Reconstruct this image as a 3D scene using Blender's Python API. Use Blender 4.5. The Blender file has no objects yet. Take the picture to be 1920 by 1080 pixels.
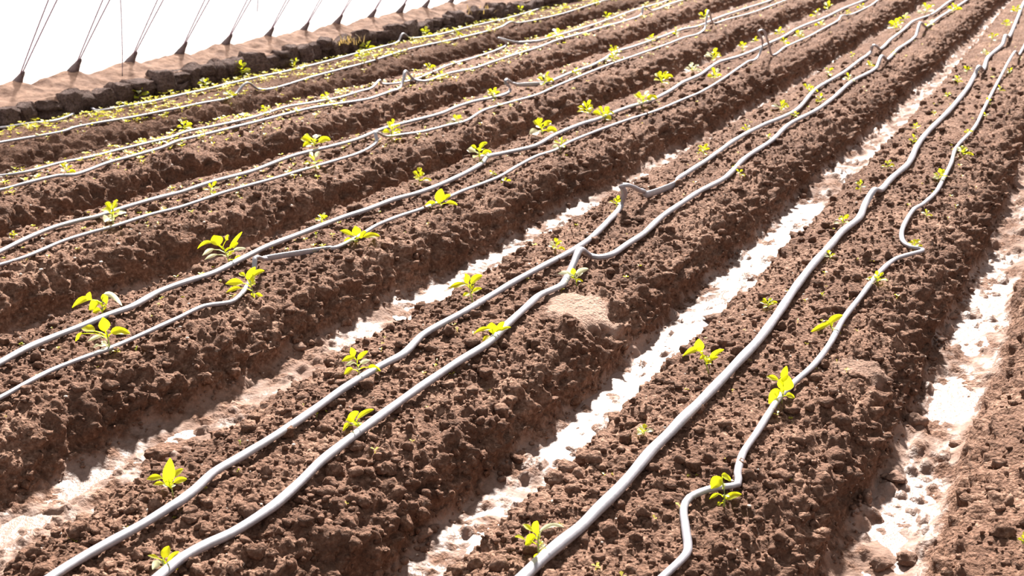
import bpy, math, random
import numpy as np
from mathutils import Vector

# ------------------------------------------------------------------ camera
FPX, CAM_H = 2200.0, 1.4                 # focal length in pixels of a 1920 wide frame, height above bed tops
XV, YV = 2150.0, -235.0                  # where the rows converge
PITCH = math.atan((540 - YV) / FPX)
ROWA = math.atan((XV - 960) * math.cos(PITCH) / FPX)   # rows run this far to the right of the view
scene = bpy.context.scene
col = scene.collection
cam_d = bpy.data.cameras.new('camera')
cam = bpy.data.objects.new('camera', cam_d)
col.objects.link(cam)
cam.location = (0, 0, CAM_H)
cam.rotation_euler = (math.pi / 2 - PITCH, 0, 0)
cam_d.sensor_width = 36.0
cam_d.lens = 36.0 * FPX / 1920.0
cam_d.clip_start = 0.05
cam_d.clip_end = 200
cam_d.dof.use_dof = True
cam_d.dof.focus_distance = 3.4
cam_d.dof.aperture_fstop = 7.0
scene.camera = cam

# ------------------------------------------------------------------ light
world = bpy.data.worlds.new('hazy_sky')
scene.world = world
world.use_nodes = True
bg = world.node_tree.nodes['Background']
bg.inputs['Color'].default_value = (1.0, 0.96, 0.97, 1)
bg.inputs['Strength'].default_value = 0.34
sun_d = bpy.data.lights.new('sun', 'SUN')
sun_d.energy = 11.5
sun_d.color = (1.0, 0.93, 0.86)
sun_d.angle = math.radians(4)
sun = bpy.data.objects.new('sun', sun_d)
col.objects.link(sun)
SUN_AZ, SUN_EL = math.radians(3), math.radians(39)
sdir = Vector((math.sin(SUN_AZ) * math.cos(SUN_EL), math.cos(SUN_AZ) * math.cos(SUN_EL), math.sin(SUN_EL)))
sun.rotation_euler = sdir.to_track_quat('Z', 'Y').to_euler()
sun.location = (0, 8, 8)
vs = scene.view_settings
vs.view_transform = 'Standard'
vs.look = 'None'
vs.gamma = 1.0
vs.use_curve_mapping = False
vs.exposure = 0.80

# ------------------------------------------------------------------ helpers
RU = np.array([math.sin(ROWA), math.cos(ROWA)])        # along the rows
RW = np.array([math.cos(ROWA), -math.sin(ROWA)])       # across the rows, to the right
TP, CP, SP = math.tan(PITCH), math.cos(PITCH), math.sin(PITCH)


def uw2xy(u, w):
    return u * RU[0] + w * RW[0], u * RU[1] + w * RW[1]


def px2uw(x, y, z=0.0):
    """where the line of sight through a pixel meets the level z, in row coordinates"""
    h = CAM_H - z
    d = FPX * h / (CP * (y - YV))
    X = (x - 960) * d / FPX
    Y = (d - h * SP) / CP
    return X * RU[0] + Y * RU[1], X * RW[0] + Y * RW[1]


def px_at_w(x, y, w):
    """point on the vertical plane w = const seen at pixel (x, y): (u, z)"""
    a, b = (x - 960) / FPX, (y - 540) / FPX            # ray = fwd + a*right + b*down
    rx, ry, rz = a, CP - b * SP, -SP - b * CP
    rw = rx * RW[0] + ry * RW[1]
    t = w / rw
    return t * (rx * RU[0] + ry * RU[1]), CAM_H + t * rz


def depth_of(u, w, z):
    X, Y = uw2xy(u, w)
    return Y * CP + (CAM_H - z) * SP


def hash2(ix, iy, seed):
    h = (ix.astype(np.int64) * 374761393 + iy.astype(np.int64) * 668265263 + seed * 974634777) & 0xFFFFFFFF
    h = ((h ^ (h >> 13)) * 1274126177) & 0xFFFFFFFF
    h = ((h ^ (h >> 16)) * 2246822519) & 0xFFFFFFFF
    return ((h ^ (h >> 15)) & 0xFFFFFF) / float(0x1000000)


def vnoise(x, y, seed=0):
    """smooth value noise in -1..1"""
    ix, iy = np.floor(x), np.floor(y)
    fx, fy = x - ix, y - iy
    fx, fy = fx * fx * (3 - 2 * fx), fy * fy * (3 - 2 * fy)
    ix, iy = ix.astype(np.int64), iy.astype(np.int64)
    a, b = hash2(ix, iy, seed), hash2(ix + 1, iy, seed)
    c, d = hash2(ix, iy + 1, seed), hash2(ix + 1, iy + 1, seed)
    return 2 * (a + (b - a) * fx + (c - a) * fy + (a - b - c + d) * fx * fy) - 1


def lumps(u, w, cell, prob, seed, rmin=0.45, rmax=0.95):
    """rounded clods scattered on a jittered grid: height in metres (hemispheres)"""
    ci, cj = np.floor(u / cell).astype(np.int64), np.floor(w / cell).astype(np.int64)
    out = np.zeros_like(u)
    for di in (-1, 0, 1):
        for dj in (-1, 0, 1):
            i, j = ci + di, cj + dj
            on = hash2(i, j, seed) < prob
            pu = (i + 0.15 + 0.7 * hash2(i, j, seed + 1)) * cell
            pw = (j + 0.15 + 0.7 * hash2(i, j, seed + 2)) * cell
            r = cell * (rmin + (rmax - rmin) * hash2(i, j, seed + 3) ** 2) * 0.75
            sq = 0.75 + 0.5 * hash2(i, j, seed + 4)
            q = 1 - (((u - pu) * sq) ** 2 + ((w - pw) / sq) ** 2) / (r * r)
            hgt = np.where(on & (q > 0), r * np.sqrt(np.maximum(q, 0)), 0)
            out = np.maximum(out, hgt)
    return out


def smooth(a, b, x):
    t = np.clip((x - a) / (b - a), 0, 1)
    return t * t * (3 - 2 * t)


def mesh_obj(name, verts, faces, mat, parent=None, smooth_shade=True, attrs=None):
    me = bpy.data.meshes.new(name)
    verts = np.asarray(verts, dtype=np.float32)
    if isinstance(faces, np.ndarray):
        nf, k = faces.shape
        me.vertices.add(len(verts))
        me.vertices.foreach_set('co', verts.ravel())
        me.loops.add(nf * k)
        me.loops.foreach_set('vertex_index', faces.astype(np.int32).ravel())
        me.polygons.add(nf)
        me.polygons.foreach_set('loop_start', np.arange(0, nf * k, k, dtype=np.int32))
    else:
        me.from_pydata([tuple(map(float, v)) for v in verts], [], faces)
    if attrs:
        for an, av in attrs.items():
            a = me.attributes.new(an, 'FLOAT', 'POINT')
            a.data.foreach_set('value', np.asarray(av, dtype=np.float32))
    if smooth_shade:
        me.polygons.foreach_set('use_smooth', np.ones(len(me.polygons), dtype=bool))
    me.update(calc_edges=True)
    if mat is not None:
        me.materials.append(mat)
    o = bpy.data.objects.new(name, me)
    col.objects.link(o)
    if parent is not None:
        o.parent = parent
    return o


def empty(name, loc=(0, 0, 0)):
    o = bpy.data.objects.new(name, None)
    o.empty_display_size = 0.03
    col.objects.link(o)
    o.location = loc
    return o


def tag(o, label=None, cat=None, group=None, kind=None):
    if label:
        o['label'] = label
    if cat:
        o['category'] = cat
    if group:
        o['group'] = group
    if kind:
        o['kind'] = kind
    return o


def grid_faces(nr, nc):
    i = np.arange(nr - 1)[:, None] * nc + np.arange(nc - 1)[None, :]
    return np.stack([i, i + 1, i + nc + 1, i + nc], axis=-1).reshape(-1, 4)


# ------------------------------------------------------------------ materials
def new_mat(name):
    m = bpy.data.materials.new(name)
    m.use_nodes = True
    nt = m.node_tree
    nt.nodes.clear()
    out = nt.nodes.new('ShaderNodeOutputMaterial')
    return m, nt, out


def node(nt, typ, **kw):
    n = nt.nodes.new(typ)
    for k, v in kw.items():
        if k in n.inputs:
            n.inputs[k].default_value = v
        else:
            setattr(n, k, v)
    return n


def ramp(nt, fac, stops):
    r = nt.nodes.new('ShaderNodeValToRGB')
    el = r.color_ramp.elements
    while len(el) > 1:
        el.remove(el[-1])
    el[0].position, el[0].color = stops[0][0], (*stops[0][1], 1)
    for p_, c_ in stops[1:]:
        e = el.new(p_)
        e.color = (*c_, 1)
    nt.links.new(fac, r.inputs['Fac'])
    return r


def coords(nt):
    return nt.nodes.new('ShaderNodeTexCoord').outputs['Object']


def mat_soil():
    m, nt, out = new_mat('soil')
    L = nt.links.new
    co = coords(nt)
    n1 = node(nt, 'ShaderNodeTexNoise', Scale=3.0, Detail=5.0, Roughness=0.6)
    n2 = node(nt, 'ShaderNodeTexNoise', Scale=70.0, Detail=4.0, Roughness=0.65)
    n3 = node(nt, 'ShaderNodeTexNoise', Scale=260.0, Detail=3.0, Roughness=0.7)
    vo = node(nt, 'ShaderNodeTexVoronoi', Scale=95.0)
    for n in (n1, n2, n3, vo):
        L(co, n.inputs['Vector'])
    mixf = node(nt, 'ShaderNodeMath', operation='MULTIPLY_ADD')
    L(n2.outputs['Fac'], mixf.inputs[0])
    mixf.inputs[1].default_value = 0.6
    m1 = node(nt, 'ShaderNodeMath', operation='MULTIPLY')
    L(n1.outputs['Fac'], m1.inputs[0])
    m1.inputs[1].default_value = 0.4
    L(m1.outputs[0], mixf.inputs[2])
    dry = ramp(nt, mixf.outputs[0], [(0.28, (0.060, 0.032, 0.022)), (0.5, (0.160, 0.086, 0.057)), (0.72, (0.43, 0.275, 0.20))])
    mud = ramp(nt, mixf.outputs[0], [(0.25, (0.10, 0.060, 0.045)), (0.75, (0.30, 0.20, 0.155))])
    at = node(nt, 'ShaderNodeAttribute', attribute_name='mud')
    mx = node(nt, 'ShaderNodeMix', data_type='RGBA')
    L(at.outputs['Fac'], mx.inputs['Factor'])
    L(dry.outputs['Color'], mx.inputs[6])
    L(mud.outputs['Color'], mx.inputs[7])
    ac = node(nt, 'ShaderNodeAttribute', attribute_name='crust')
    mc = node(nt, 'ShaderNodeMix', data_type='RGBA')
    L(ac.outputs['Fac'], mc.inputs['Factor'])
    L(mx.outputs[2], mc.inputs[6])
    cr = ramp(nt, n1.outputs['Fac'], [(0.3, (0.26, 0.165, 0.125)), (0.7, (0.40, 0.275, 0.215))])
    L(cr.outputs['Color'], mc.inputs[7])
    bs = node(nt, 'ShaderNodeBsdfPrincipled')
    L(mc.outputs[2], bs.inputs['Base Color'])
    mr = node(nt, 'ShaderNodeMapRange')
    mr.inputs['To Min'].default_value = 0.9
    mr.inputs['To Max'].default_value = 0.42
    aw = node(nt, 'ShaderNodeAttribute', attribute_name='wet')
    L(aw.outputs['Fac'], mr.inputs['Value'])
    L(mr.outputs[0], bs.inputs['Roughness'])
    sp = node(nt, 'ShaderNodeMapRange')
    sp.inputs['To Min'].default_value = 0.15
    sp.inputs['To Max'].default_value = 0.5
    L(aw.outputs['Fac'], sp.inputs['Value'])
    L(sp.outputs[0], bs.inputs['Specular IOR Level'])
    hs = node(nt, 'ShaderNodeMath', operation='ADD')
    L(n2.outputs['Fac'], hs.inputs[0])
    h3 = node(nt, 'ShaderNodeMath', operation='MULTIPLY')
    L(n3.outputs['Fac'], h3.inputs[0])
    h3.inputs[1].default_value = 0.4
    L(h3.outputs[0], hs.inputs[1])
    hv = node(nt, 'ShaderNodeMath', operation='SUBTRACT')
    L(hs.outputs[0], hv.inputs[0])
    vm = node(nt, 'ShaderNodeMath', operation='MULTIPLY')
    L(vo.outputs['Distance'], vm.inputs[0])
    vm.inputs[1].default_value = 0.7
    L(vm.outputs[0], hv.inputs[1])
    st = node(nt, 'ShaderNodeMapRange')
    st.inputs['To Min'].default_value = 1.0
    st.inputs['To Max'].default_value = 0.30
    L(at.outputs['Fac'], st.inputs['Value'])
    bp = node(nt, 'ShaderNodeBump', Distance=0.011)
    L(st.outputs[0], bp.inputs['Strength'])
    L(hv.outputs[0], bp.inputs['Height'])
    L(bp.outputs['Normal'], bs.inputs['Normal'])
    L(bs.outputs[0], out.inputs[0])
    return m


def mat_simple(name, c0, c1, scale=20.0, rough=0.6, spec=0.4, bump=0.3, bdist=0.004, detail=4.0, ior=1.5):
    m, nt, out = new_mat(name)
    L = nt.links.new
    co = coords(nt)
    n = node(nt, 'ShaderNodeTexNoise', Scale=scale, Detail=detail, Roughness=0.6)
    L(co, n.inputs['Vector'])
    r = ramp(nt, n.outputs['Fac'], [(0.3, c0), (0.7, c1)])
    bs = node(nt, 'ShaderNodeBsdfPrincipled', Roughness=rough)
    bs.inputs['Specular IOR Level'].default_value = spec
    bs.inputs['IOR'].default_value = ior
    L(r.outputs['Color'], bs.inputs['Base Color'])
    if bump:
        b = node(nt, 'ShaderNodeBump', Strength=bump, Distance=bdist)
        L(n.outputs['Fac'], b.inputs['Height'])
        L(b.outputs['Normal'], bs.inputs['Normal'])
    L(bs.outputs[0], out.inputs[0])
    return m


def mat_leaf(name, refl0, refl1, trans, tfac=0.6, rough=0.4):
    m, nt, out = new_mat(name)
    L = nt.links.new
    co = coords(nt)
    n = node(nt, 'ShaderNodeTexNoise', Scale=45.0, Detail=2.0)
    L(co, n.inputs['Vector'])
    r = ramp(nt, n.outputs['Fac'], [(0.3, refl0), (0.7, refl1)])
    bs = node(nt, 'ShaderNodeBsdfPrincipled', Roughness=rough)
    L(r.outputs['Color'], bs.inputs['Base Color'])
    tr = node(nt, 'ShaderNodeBsdfTranslucent', Color=(*trans, 1))
    mx = node(nt, 'ShaderNodeMixShader', Fac=tfac)
    L(bs.outputs[0], mx.inputs[1])
    L(tr.outputs[0], mx.inputs[2])
    L(mx.outputs[0], out.inputs[0])
    return m


def mat_film():
    m, nt, out = new_mat('greenhouse_film')
    L = nt.links.new
    co = coords(nt)
    n = node(nt, 'ShaderNodeTexNoise', Scale=1.5, Detail=3.0)
    L(co, n.inputs['Vector'])
    r = ramp(nt, n.outputs['Fac'], [(0.3, (0.90, 0.90, 0.93)), (0.7, (0.97, 0.97, 0.98))])
    tr = node(nt, 'ShaderNodeBsdfTranslucent')
    L(r.outputs['Color'], tr.inputs['Color'])
    tp = node(nt, 'ShaderNodeBsdfTransparent')
    mx = node(nt, 'ShaderNodeMixShader', Fac=0.55)
    L(tr.outputs[0], mx.inputs[1])
    L(tp.outputs[0], mx.inputs[2])
    gl = node(nt, 'ShaderNodeBsdfGlossy', Roughness=0.25)
    m2 = node(nt, 'ShaderNodeMixShader', Fac=0.05)
    L(mx.outputs[0], m2.inputs[1])
    L(gl.outputs[0], m2.inputs[2])
    L(m2.outputs[0], out.inputs[0])
    return m


def mat_water():
    m, nt, out = new_mat('muddy_water')
    L = nt.links.new
    co = coords(nt)
    n = node(nt, 'ShaderNodeTexNoise', Scale=55.0, Detail=3.0, Roughness=0.6)
    L(co, n.inputs['Vector'])
    bs = node(nt, 'ShaderNodeBsdfPrincipled', Roughness=0.46)
    bs.inputs['Base Color'].default_value = (0.26, 0.18, 0.15, 1)
    bs.inputs['IOR'].default_value = 1.33
    bs.inputs['Specular IOR Level'].default_value = 0.9
    b = node(nt, 'ShaderNodeBump', Strength=0.8, Distance=0.008)
    L(n.outputs['Fac'], b.inputs['Height'])
    L(b.outputs['Normal'], bs.inputs['Normal'])
    L(bs.outputs[0], out.inputs[0])
    return m


M = {
    'soil': mat_soil(),
    'stone': mat_simple('ledge_stone', (0.07, 0.045, 0.038), (0.26, 0.175, 0.15), 9, 0.9, 0.2, 1.0, 0.05, 8.0),  # stone colour darkened to carry the shade on the ledge face
    'tape': mat_simple('drip_tape_glare_grey', (0.16, 0.152, 0.178), (0.26, 0.245, 0.28), 60, 0.46, 1.0, 0.12, 0.002, ior=1.85),  # tape is black; base colour lifted to grey to carry the sun glare
    'leaf': mat_leaf('leaf', (0.30, 0.38, 0.03), (0.46, 0.52, 0.05), (0.92, 0.95, 0.012), 0.66),
    'leaf_pale': mat_leaf('pale_leaf', (0.55, 0.58, 0.40), (0.66, 0.68, 0.52), (0.85, 0.88, 0.55), 0.55, 0.3),
    'stem': mat_leaf('stem', (0.34, 0.40, 0.14), (0.46, 0.50, 0.22), (0.5, 0.55, 0.15), 0.3),
    'weed': mat_leaf('weed_leaf', (0.46, 0.46, 0.05), (0.62, 0.56, 0.10), (0.90, 0.84, 0.05), 0.5),
    'grit': mat_simple('pale_grit', (0.42, 0.33, 0.27), (0.62, 0.52, 0.45), 40, 0.7, 0.3, 0.2),
    'film': mat_film(),
    'water': mat_water(),
    'cord': mat_simple('cord', (0.20, 0.14, 0.19), (0.30, 0.22, 0.28), 60, 0.7, 0.2, 0.0),
    'bunch': mat_simple('bunched_hem', (0.07, 0.05, 0.05), (0.14, 0.10, 0.10), 50, 0.7, 0.3, 0.3),
    'grass': mat_leaf('dry_grass', (0.50, 0.32, 0.10), (0.66, 0.46, 0.18), (0.6, 0.42, 0.12), 0.4),
}

# ------------------------------------------------------------------ drip tape paths, read along each tape (k = lifted off the soil)
TAPES = {
    '6a': '0,240 50,233 100,227 133,215 157,203 187,207 233,200 283,190 333,180 383,168 433,158 477,147 533,135 583,123 640,108 690,94 723,86 747,78 755,63k 770,71 813,67 873,53 923,40 960,32 990,23 1023,13 1067,2',
    '6b': '0,269 50,260 117,247 140,240 200,230 250,220 300,210 333,204 383,193 427,185 443,175 463,155k 483,167 500,168 533,160 583,145 640,130 690,117 733,103 773,92 827,79 860,72 900,62 940,50 957,41k 970,45 1007,37 1057,25 1107,10 1133,2',
    '5a': '0,330 50,322 110,307 167,295 217,282 267,270 317,258 350,248 400,237 467,222 500,212 540,200 583,193 640,182 673,172 697,165 712,150k 717,157 740,157 780,147 807,137 840,123 890,108 923,97 940,90 950,82k 933,71k 973,80e 1007,78e 1040,68 1090,53 1140,37 1190,20 1240,5',
    '5b': '0,357 50,347 110,333 140,328 200,307 250,293 300,278 333,267 373,255 417,245 483,230 533,215 583,203 637,195 690,187 733,173 750,165 757,147k 760,133k 777,153 797,153 840,140 890,128 923,117 973,100 1013,88 1040,77 1090,63 1140,48 1180,37 1203,27 1206,13k 1222,20 1260,7',
    '4a': '0,472 50,447 100,427 150,413 177,407 247,385 300,370 340,360 400,340 467,323 550,293 640,270 673,260 713,243 750,233 790,223 827,213 857,200 890,190 923,183 947,177 957,167k 947,152k 960,156k 1000,158e 1033,152 1067,138 1107,123 1133,110 1153,97 1190,87 1240,70 1280,55 1307,50 1347,33 1400,15 1440,3',
    '4b': '0,498 50,482 117,453 167,437 213,425 233,418 283,402 333,390 367,380 427,360 500,340 573,318 617,307 640,298 667,290 693,277 707,263k 703,248k 725,256 753,252 790,248 840,235 873,227 907,207 957,192 1007,178 1040,163 1090,142 1140,122 1180,108 1240,87 1280,72 1320,57 1328,20k 1338,43 1363,37 1413,23 1473,2',
    '3a': '0,680 50,653 100,633 150,613 200,592 247,575 300,547 350,528 400,512 450,487 500,463 567,437 640,409 683,395 740,375 787,361 840,340 887,317 907,303 913,294k 940,288 1000,275 1040,253 1090,233 1117,225 1173,203 1223,187 1257,170 1280,155 1313,140 1347,117 1380,108 1413,95 1440,82 1467,70 1497,53 1547,33 1580,18 1617,2',
    '3b': '0,747 43,722 100,693 167,667 207,653 267,627 333,597 383,575 430,567 447,557 463,537 477,507k 478,483k 492,485k 560,475e 633,463 673,443 707,423 750,405 790,392 820,380 865,360 933,333 973,310 1007,293 1040,282 1067,267 1123,245 1173,227 1233,207 1280,188 1313,173 1357,147 1403,115 1420,108 1430,82k 1425,57k 1440,78k 1447,103 1473,88 1520,68 1540,55 1573,37 1577,30k 1597,27 1633,10',
    '2a': '100,1080 150,1048 200,1020 267,983 320,950 337,940 367,917 400,887 450,857 500,827 550,795 600,760 645,728 713,687 757,663 790,630 823,610 873,583 923,553 973,523 1023,497 1073,470 1107,447 1140,415 1165,385 1171,362k 1168,347k 1200,357k 1240,356e 1280,330 1330,297 1380,262 1430,235 1473,218 1497,203 1530,167 1580,137 1613,113 1633,97 1637,85k 1650,92 1670,75 1693,57 1713,40 1747,27 1780,3',
    '2b': '300,1080 340,1047 383,1023 433,1000 483,970 520,943 567,900 600,867 640,835 690,797 740,760 795,721 857,680 917,643 947,613 990,573 1013,553 1053,535 1063,520k 1077,490k 1087,468k 1107,479 1123,483 1147,477 1173,460 1207,438 1240,407 1280,380 1310,360 1360,333 1397,297 1447,263 1480,233 1530,207 1563,183 1597,153 1643,127 1653,105k 1663,112 1683,93 1717,68 1725,43k 1737,50 1763,32 1800,10',
    '1a': '983,1080 1017,1047 1057,1013 1090,987 1123,953 1157,920 1190,883 1223,843 1257,810 1280,786 1313,753 1345,720 1390,673 1423,637 1460,587 1493,537 1527,493 1557,460 1580,433 1610,410 1623,382 1639,356k 1650,357 1673,333 1703,307 1720,273 1740,247 1780,207 1813,167 1827,143 1835,125k 1843,132 1853,107 1880,83 1885,67k 1892,70 1907,37 1920,5',
    '1b': '1245,1080 1280,1047 1290,1030 1285,987 1282,953 1293,933 1327,918 1353,913 1383,908 1383,887 1393,850 1420,810 1443,773 1460,747 1488,718 1527,683 1557,643 1580,600 1613,557 1647,513 1680,485 1713,475 1730,468 1707,463 1692,450 1693,427 1713,393 1730,383 1755,360 1770,333 1783,307 1793,277 1827,240 1847,200 1873,150 1903,97k 1910,103 1920,87',
}
TAPE_DIAM = {'6a': .021, '6b': .021, '5a': .019, '5b': .022, '4a': .024, '4b': .019, '3a': .027, '3b': .019,
             '2a': .027, '2b': .028, '1a': .031, '1b': .020}


EDGE_ON = {}                            # where the tape is turned on its edge


def parse(s):
    pts = []
    for q in s.split():
        k, e = q.endswith('k'), q.endswith('e')
        x, y = q.rstrip('ke').split(',')
        pts.append((float(x), float(y), k))
        EDGE_ON[(float(x), float(y))] = 1.0 if e else 0.0
    return pts


TP_PTS = {k: parse(v) for k, v in TAPES.items()}
CEN = {}
for kb in range(1, 7):
    uu, ww = [], []
    for side in 'ab':
        g = np.array([px2uw(x, y, 0.0) for x, y, k in TP_PTS['%d%s' % (kb, side)] if not k])
        uu.append(g[:, 0])
        ww.append(g[:, 1])
    mid = (np.median(ww[0]) + np.median(ww[1])) / 2
    U_ = np.concatenate(uu)
    W_ = np.concatenate([ww[0] - np.median(ww[0]), ww[1] - np.median(ww[1])]) + mid
    CEN[kb] = (np.polyfit(U_, W_, 3), U_.min(), U_.max())


def centre(kb, u):
    if kb == 0:
        return centre(1, u) + 0.945
    pf, a, b = CEN[kb]
    return np.polyval(pf, np.clip(u, a, b))


DEPTH = 0.18
EDGE0, EDGE1 = 0.245, 0.385            # where a bed's shoulder starts and where its slope ends
# how wet each furrow is along its length (u, wetness); furrow n lies between bed n+1 and bed n
WET = {
    0: ([1.5, 2.4, 2.9, 3.3, 3.7, 4.0, 4.4, 4.8, 5.6, 6.5, 9, 14], [.35, .42, .62, .36, .85, .40, .75, .6, .45, .35, .35, .3]),
    1: ([1.2, 1.9, 2.3, 2.6, 2.8, 3.0, 3.3, 3.9, 4.3, 5.0, 5.6, 6.2, 7, 9, 14], [.4, .7, .65, .5, .85, .8, 1.0, 1.0, .7, .9, .8, .45, .55, .5, .45]),
    2: ([.8, 1.6, 2.2, 2.5, 3.0, 3.5, 3.9, 4.3, 4.6, 5.3, 5.6, 6.5, 8, 10, 14], [.35, .5, .6, .36, .3, .5, .75, .9, .65, .6, .45, .5, .5, .45, .35]),
    3: ([.8, 2.6, 3.2, 3.6, 4.2, 4.8, 5.5, 6.2, 7.5, 9, 14], [.4, .5, .55, .75, .85, .8, .85, .7, .6, .45, .3]),
    4: ([1, 4, 5, 5.8, 6.3, 7.5, 8.3, 9.5, 14], [.2, .3, .4, .65, .5, .45, .65, .45, .3]),
    5: ([1, 14], [.2, .2]),
    -1: ([1, 14], [.3, .3]), 6: ([1, 14], [.2, .2]),
}


CRUST = []
for x_, y_, wp_, hp_, st_ in ((1085, 581, 74, 30, 1.0), (1612, 692, 52, 20, 0.6)):
    cu_, cw_ = px2uw(x_, y_, -0.02)
    q0, q1 = px2uw(x_ - wp_, y_, -0.02), px2uw(x_, y_ - hp_, -0.02)
    CRUST.append((cu_, cw_, max(abs(q0[0] - cu_), abs(q1[0] - cu_)) * 0.95, max(abs(q0[1] - cw_), abs(q1[1] - cw_)) * 0.95, st_))


def terrain(u, w, fine=True):
    """height of the soil and how muddy it is, at row coordinates"""
    T_ = np.stack([w - centre(kb, u) for kb in range(7)])
    kk = np.argmin(np.abs(T_), axis=0)
    t = np.take_along_axis(T_, kk[None], axis=0)[0]
    kf = kk.astype(float)
    side = np.where(t > 0, 3.1, 0.0)
    tw = np.abs(t) + 0.020 * vnoise(u * 1.9, kf * 7.3 + side, 3) + 0.012 * vnoise(u * 6.5, kf * 5.1 + side, 4) \
        + 0.006 * vnoise(u * 19, w * 19, 5)
    e0, e1 = EDGE0 + np.where(t > 0, 0.02, -0.03), EDGE1 + np.where(t > 0, 0.0, 0.015)
    s = smooth(e0, e1, tw)
    s = np.where((kk == 6) & (t < 0), 0, s)                   # the bed beside the ledge has no furrow there
    top = -0.018 * (np.minimum(np.abs(t), 0.3) / 0.23) ** 2 + 0.010 * vnoise(u * 3.3, w * 3.3, 6) + 0.006 * vnoise(u * 11, w * 11, 7)
    fi = np.where(t > 0, kk - 1, kk)
    wet = np.full_like(u, 0.3)
    for f_, (us, ws) in WET.items():
        wet = np.where(fi == f_, np.interp(u, us, ws), wet)
    fl = -DEPTH + 0.022 * (0.5 - wet) + 0.022 * ((0.47 - np.abs(t)) / 0.1) ** 2 + 0.012 * vnoise(u * 4.5, w * 11, 8) + 0.008 * vnoise(u * 14, w * 22, 9) + 0.005 * vnoise(u * 40, w * 40, 10)
    z = top * (1 - s) + fl * s
    mud = smooth(0.90, 1.0, s - 0.02 + 0.07 * vnoise(u * 12, w * 12, 11) + 0.06 * vnoise(u * 45, w * 45, 12))
    if fine:
        slope = np.clip(5 * s * (1 - s), 0, 1) + np.where(t > 0, 0.55, 0.15) * smooth(0.10, 0.24, tw) * (1 - s)
        slope = np.clip(slope, 0, 1) * np.where(t > 0, 1.0, 0.6)
        ws = w - np.tanh(t / 0.05) * 0.9 * z                   # runs down the slopes, so clods there are not drawn out
        big = lumps(u, ws, 0.085, 0.45, 20)
        mid_ = lumps(u, ws, 0.050, 0.60, 25)
        med = lumps(u, ws, 0.032, 0.80, 30)
        sml = lumps(u, ws, 0.0175, 0.93, 40)
        dry = 1 - 0.8 * mud
        rough = slope * (0.42 * big + 0.55 * mid_ + 0.30 * med) + dry * (0.40 * med + 0.62 * sml) + dry * 0.22 * np.where(vnoise(u * 5, w * 5, 17) > 0, mid_, 0)
        rough += mud * 0.75 * np.where(vnoise(u * 7, w * 13, 13) > np.where(fi == 0, 0.0, 0.35), mid_, 0)
        rough += (1 - mud) * (0.006 + 0.014 * slope) * vnoise(u * 26, ws * 26, 14)
        # two smears of dried mud level the clods
        crust = np.zeros_like(u)
        for cu, cw, ru, rw, cs in CRUST:
            q = ((u - cu) / ru) ** 2 + ((w - cw) / rw) ** 2
            crust = np.maximum(crust, cs * (1 - smooth(0.75, 1.15, np.sqrt(q) + 0.30 * vnoise(u * 14, w * 14, 18) + 0.20 * vnoise(u * 45, w * 45, 19))))
        rough = rough * (1 - 0.80 * crust) + 0.014 * crust
        terrain.crust = crust
        out = rough * np.clip(5 * s * (1 - s), 0, 1) * np.where(t > 0, 1.0, -1.0)
        terrain.out = 0.9 * out
        z = z + rough * (1 - 0.35 * np.clip(5 * s * (1 - s), 0, 1)) - 0.006
    terrain.wet = mud * smooth(0.25, 0.75, wet + 0.3 * vnoise(u * 6, w * 15, 15) + 0.15 * vnoise(u * 25, w * 40, 16))
    return z, mud


# ------------------------------------------------------------------ soil beds and furrows
us = [0.55]
while us[-1] < 18.0:
    us.append(us[-1] + max(0.0056, 0.0026 * (us[-1] + 0.2)))
us = np.array(us)
BED_FROM = {0: 1.6, 1: 1.2, 2: 0.7, 3: 0.7, 4: 1.6, 5: 2.4, 6: 3.2}
BED_DW = {0: .0075, 1: .0055, 2: .0055, 3: .0062, 4: .0085, 5: .011, 6: .012}
ORD = {6: 'first', 5: 'second', 4: 'third', 3: 'fourth', 2: 'fifth', 1: 'sixth', 0: 'seventh'}
BED_LABEL = {
    6: 'raised brown soil bed speckled with weeds, right beside the stone ledge',
    5: 'second raised soil bed from the stone ledge, dotted with yellow weed sprouts',
    4: 'third raised soil bed from the stone ledge, with dense leafy seedlings',
    3: 'fourth raised soil bed from the ledge, its right tape lying flat and black midway',
    2: 'fifth raised soil bed from the ledge, with a pale dried mud patch on its shoulder',
    1: 'sixth raised soil bed from the ledge, whose right drip tape makes sharp zigzags',
    0: 'raised soil bed without tape, cut off at the right edge of the picture',
}
FUR_LABEL = {
    0: 'wide muddy furrow with lumps and footmarks, at the far right',
    1: 'shiny waterlogged furrow between the fifth and sixth beds from the ledge',
    2: 'muddy furrow with a pale puddle, between the fourth and fifth beds from the ledge',
    3: 'half dry furrow between the third and fourth beds from the ledge',
    4: 'mostly dry furrow between the second and third beds from the ledge',
    5: 'dry narrow furrow between the first and second beds from the ledge',
}


def soil_strip(name, lo, hi, u0, dw):
    """a strip of soil between two lines lo(u) and hi(u)"""
    uu = us[us >= u0]
    a, b = lo(uu), hi(uu)
    n = max(8, int(np.median(b - a) / dw) + 1)
    f = np.linspace(0, 1, n)
    if name == 'soil_bed':                                     # closer rows on the slope that faces the path
        f = f + 0.07 * np.sin(f * math.pi) ** 2
    Wg = a[:, None] * (1 - f) + b[:, None] * f
    Ug = np.repeat(uu[:, None], n, axis=1)
    z, mud = terrain(Ug.ravel(), Wg.ravel())
    Wo = Wg.ravel() + terrain.out
    x, y = uw2xy(Ug.ravel(), Wo)
    return mesh_obj(name, np.stack([x, y, z], axis=1), grid_faces(len(uu), n), M['soil'], attrs={'mud': mud, 'wet': terrain.wet, 'crust': terrain.crust})


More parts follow.
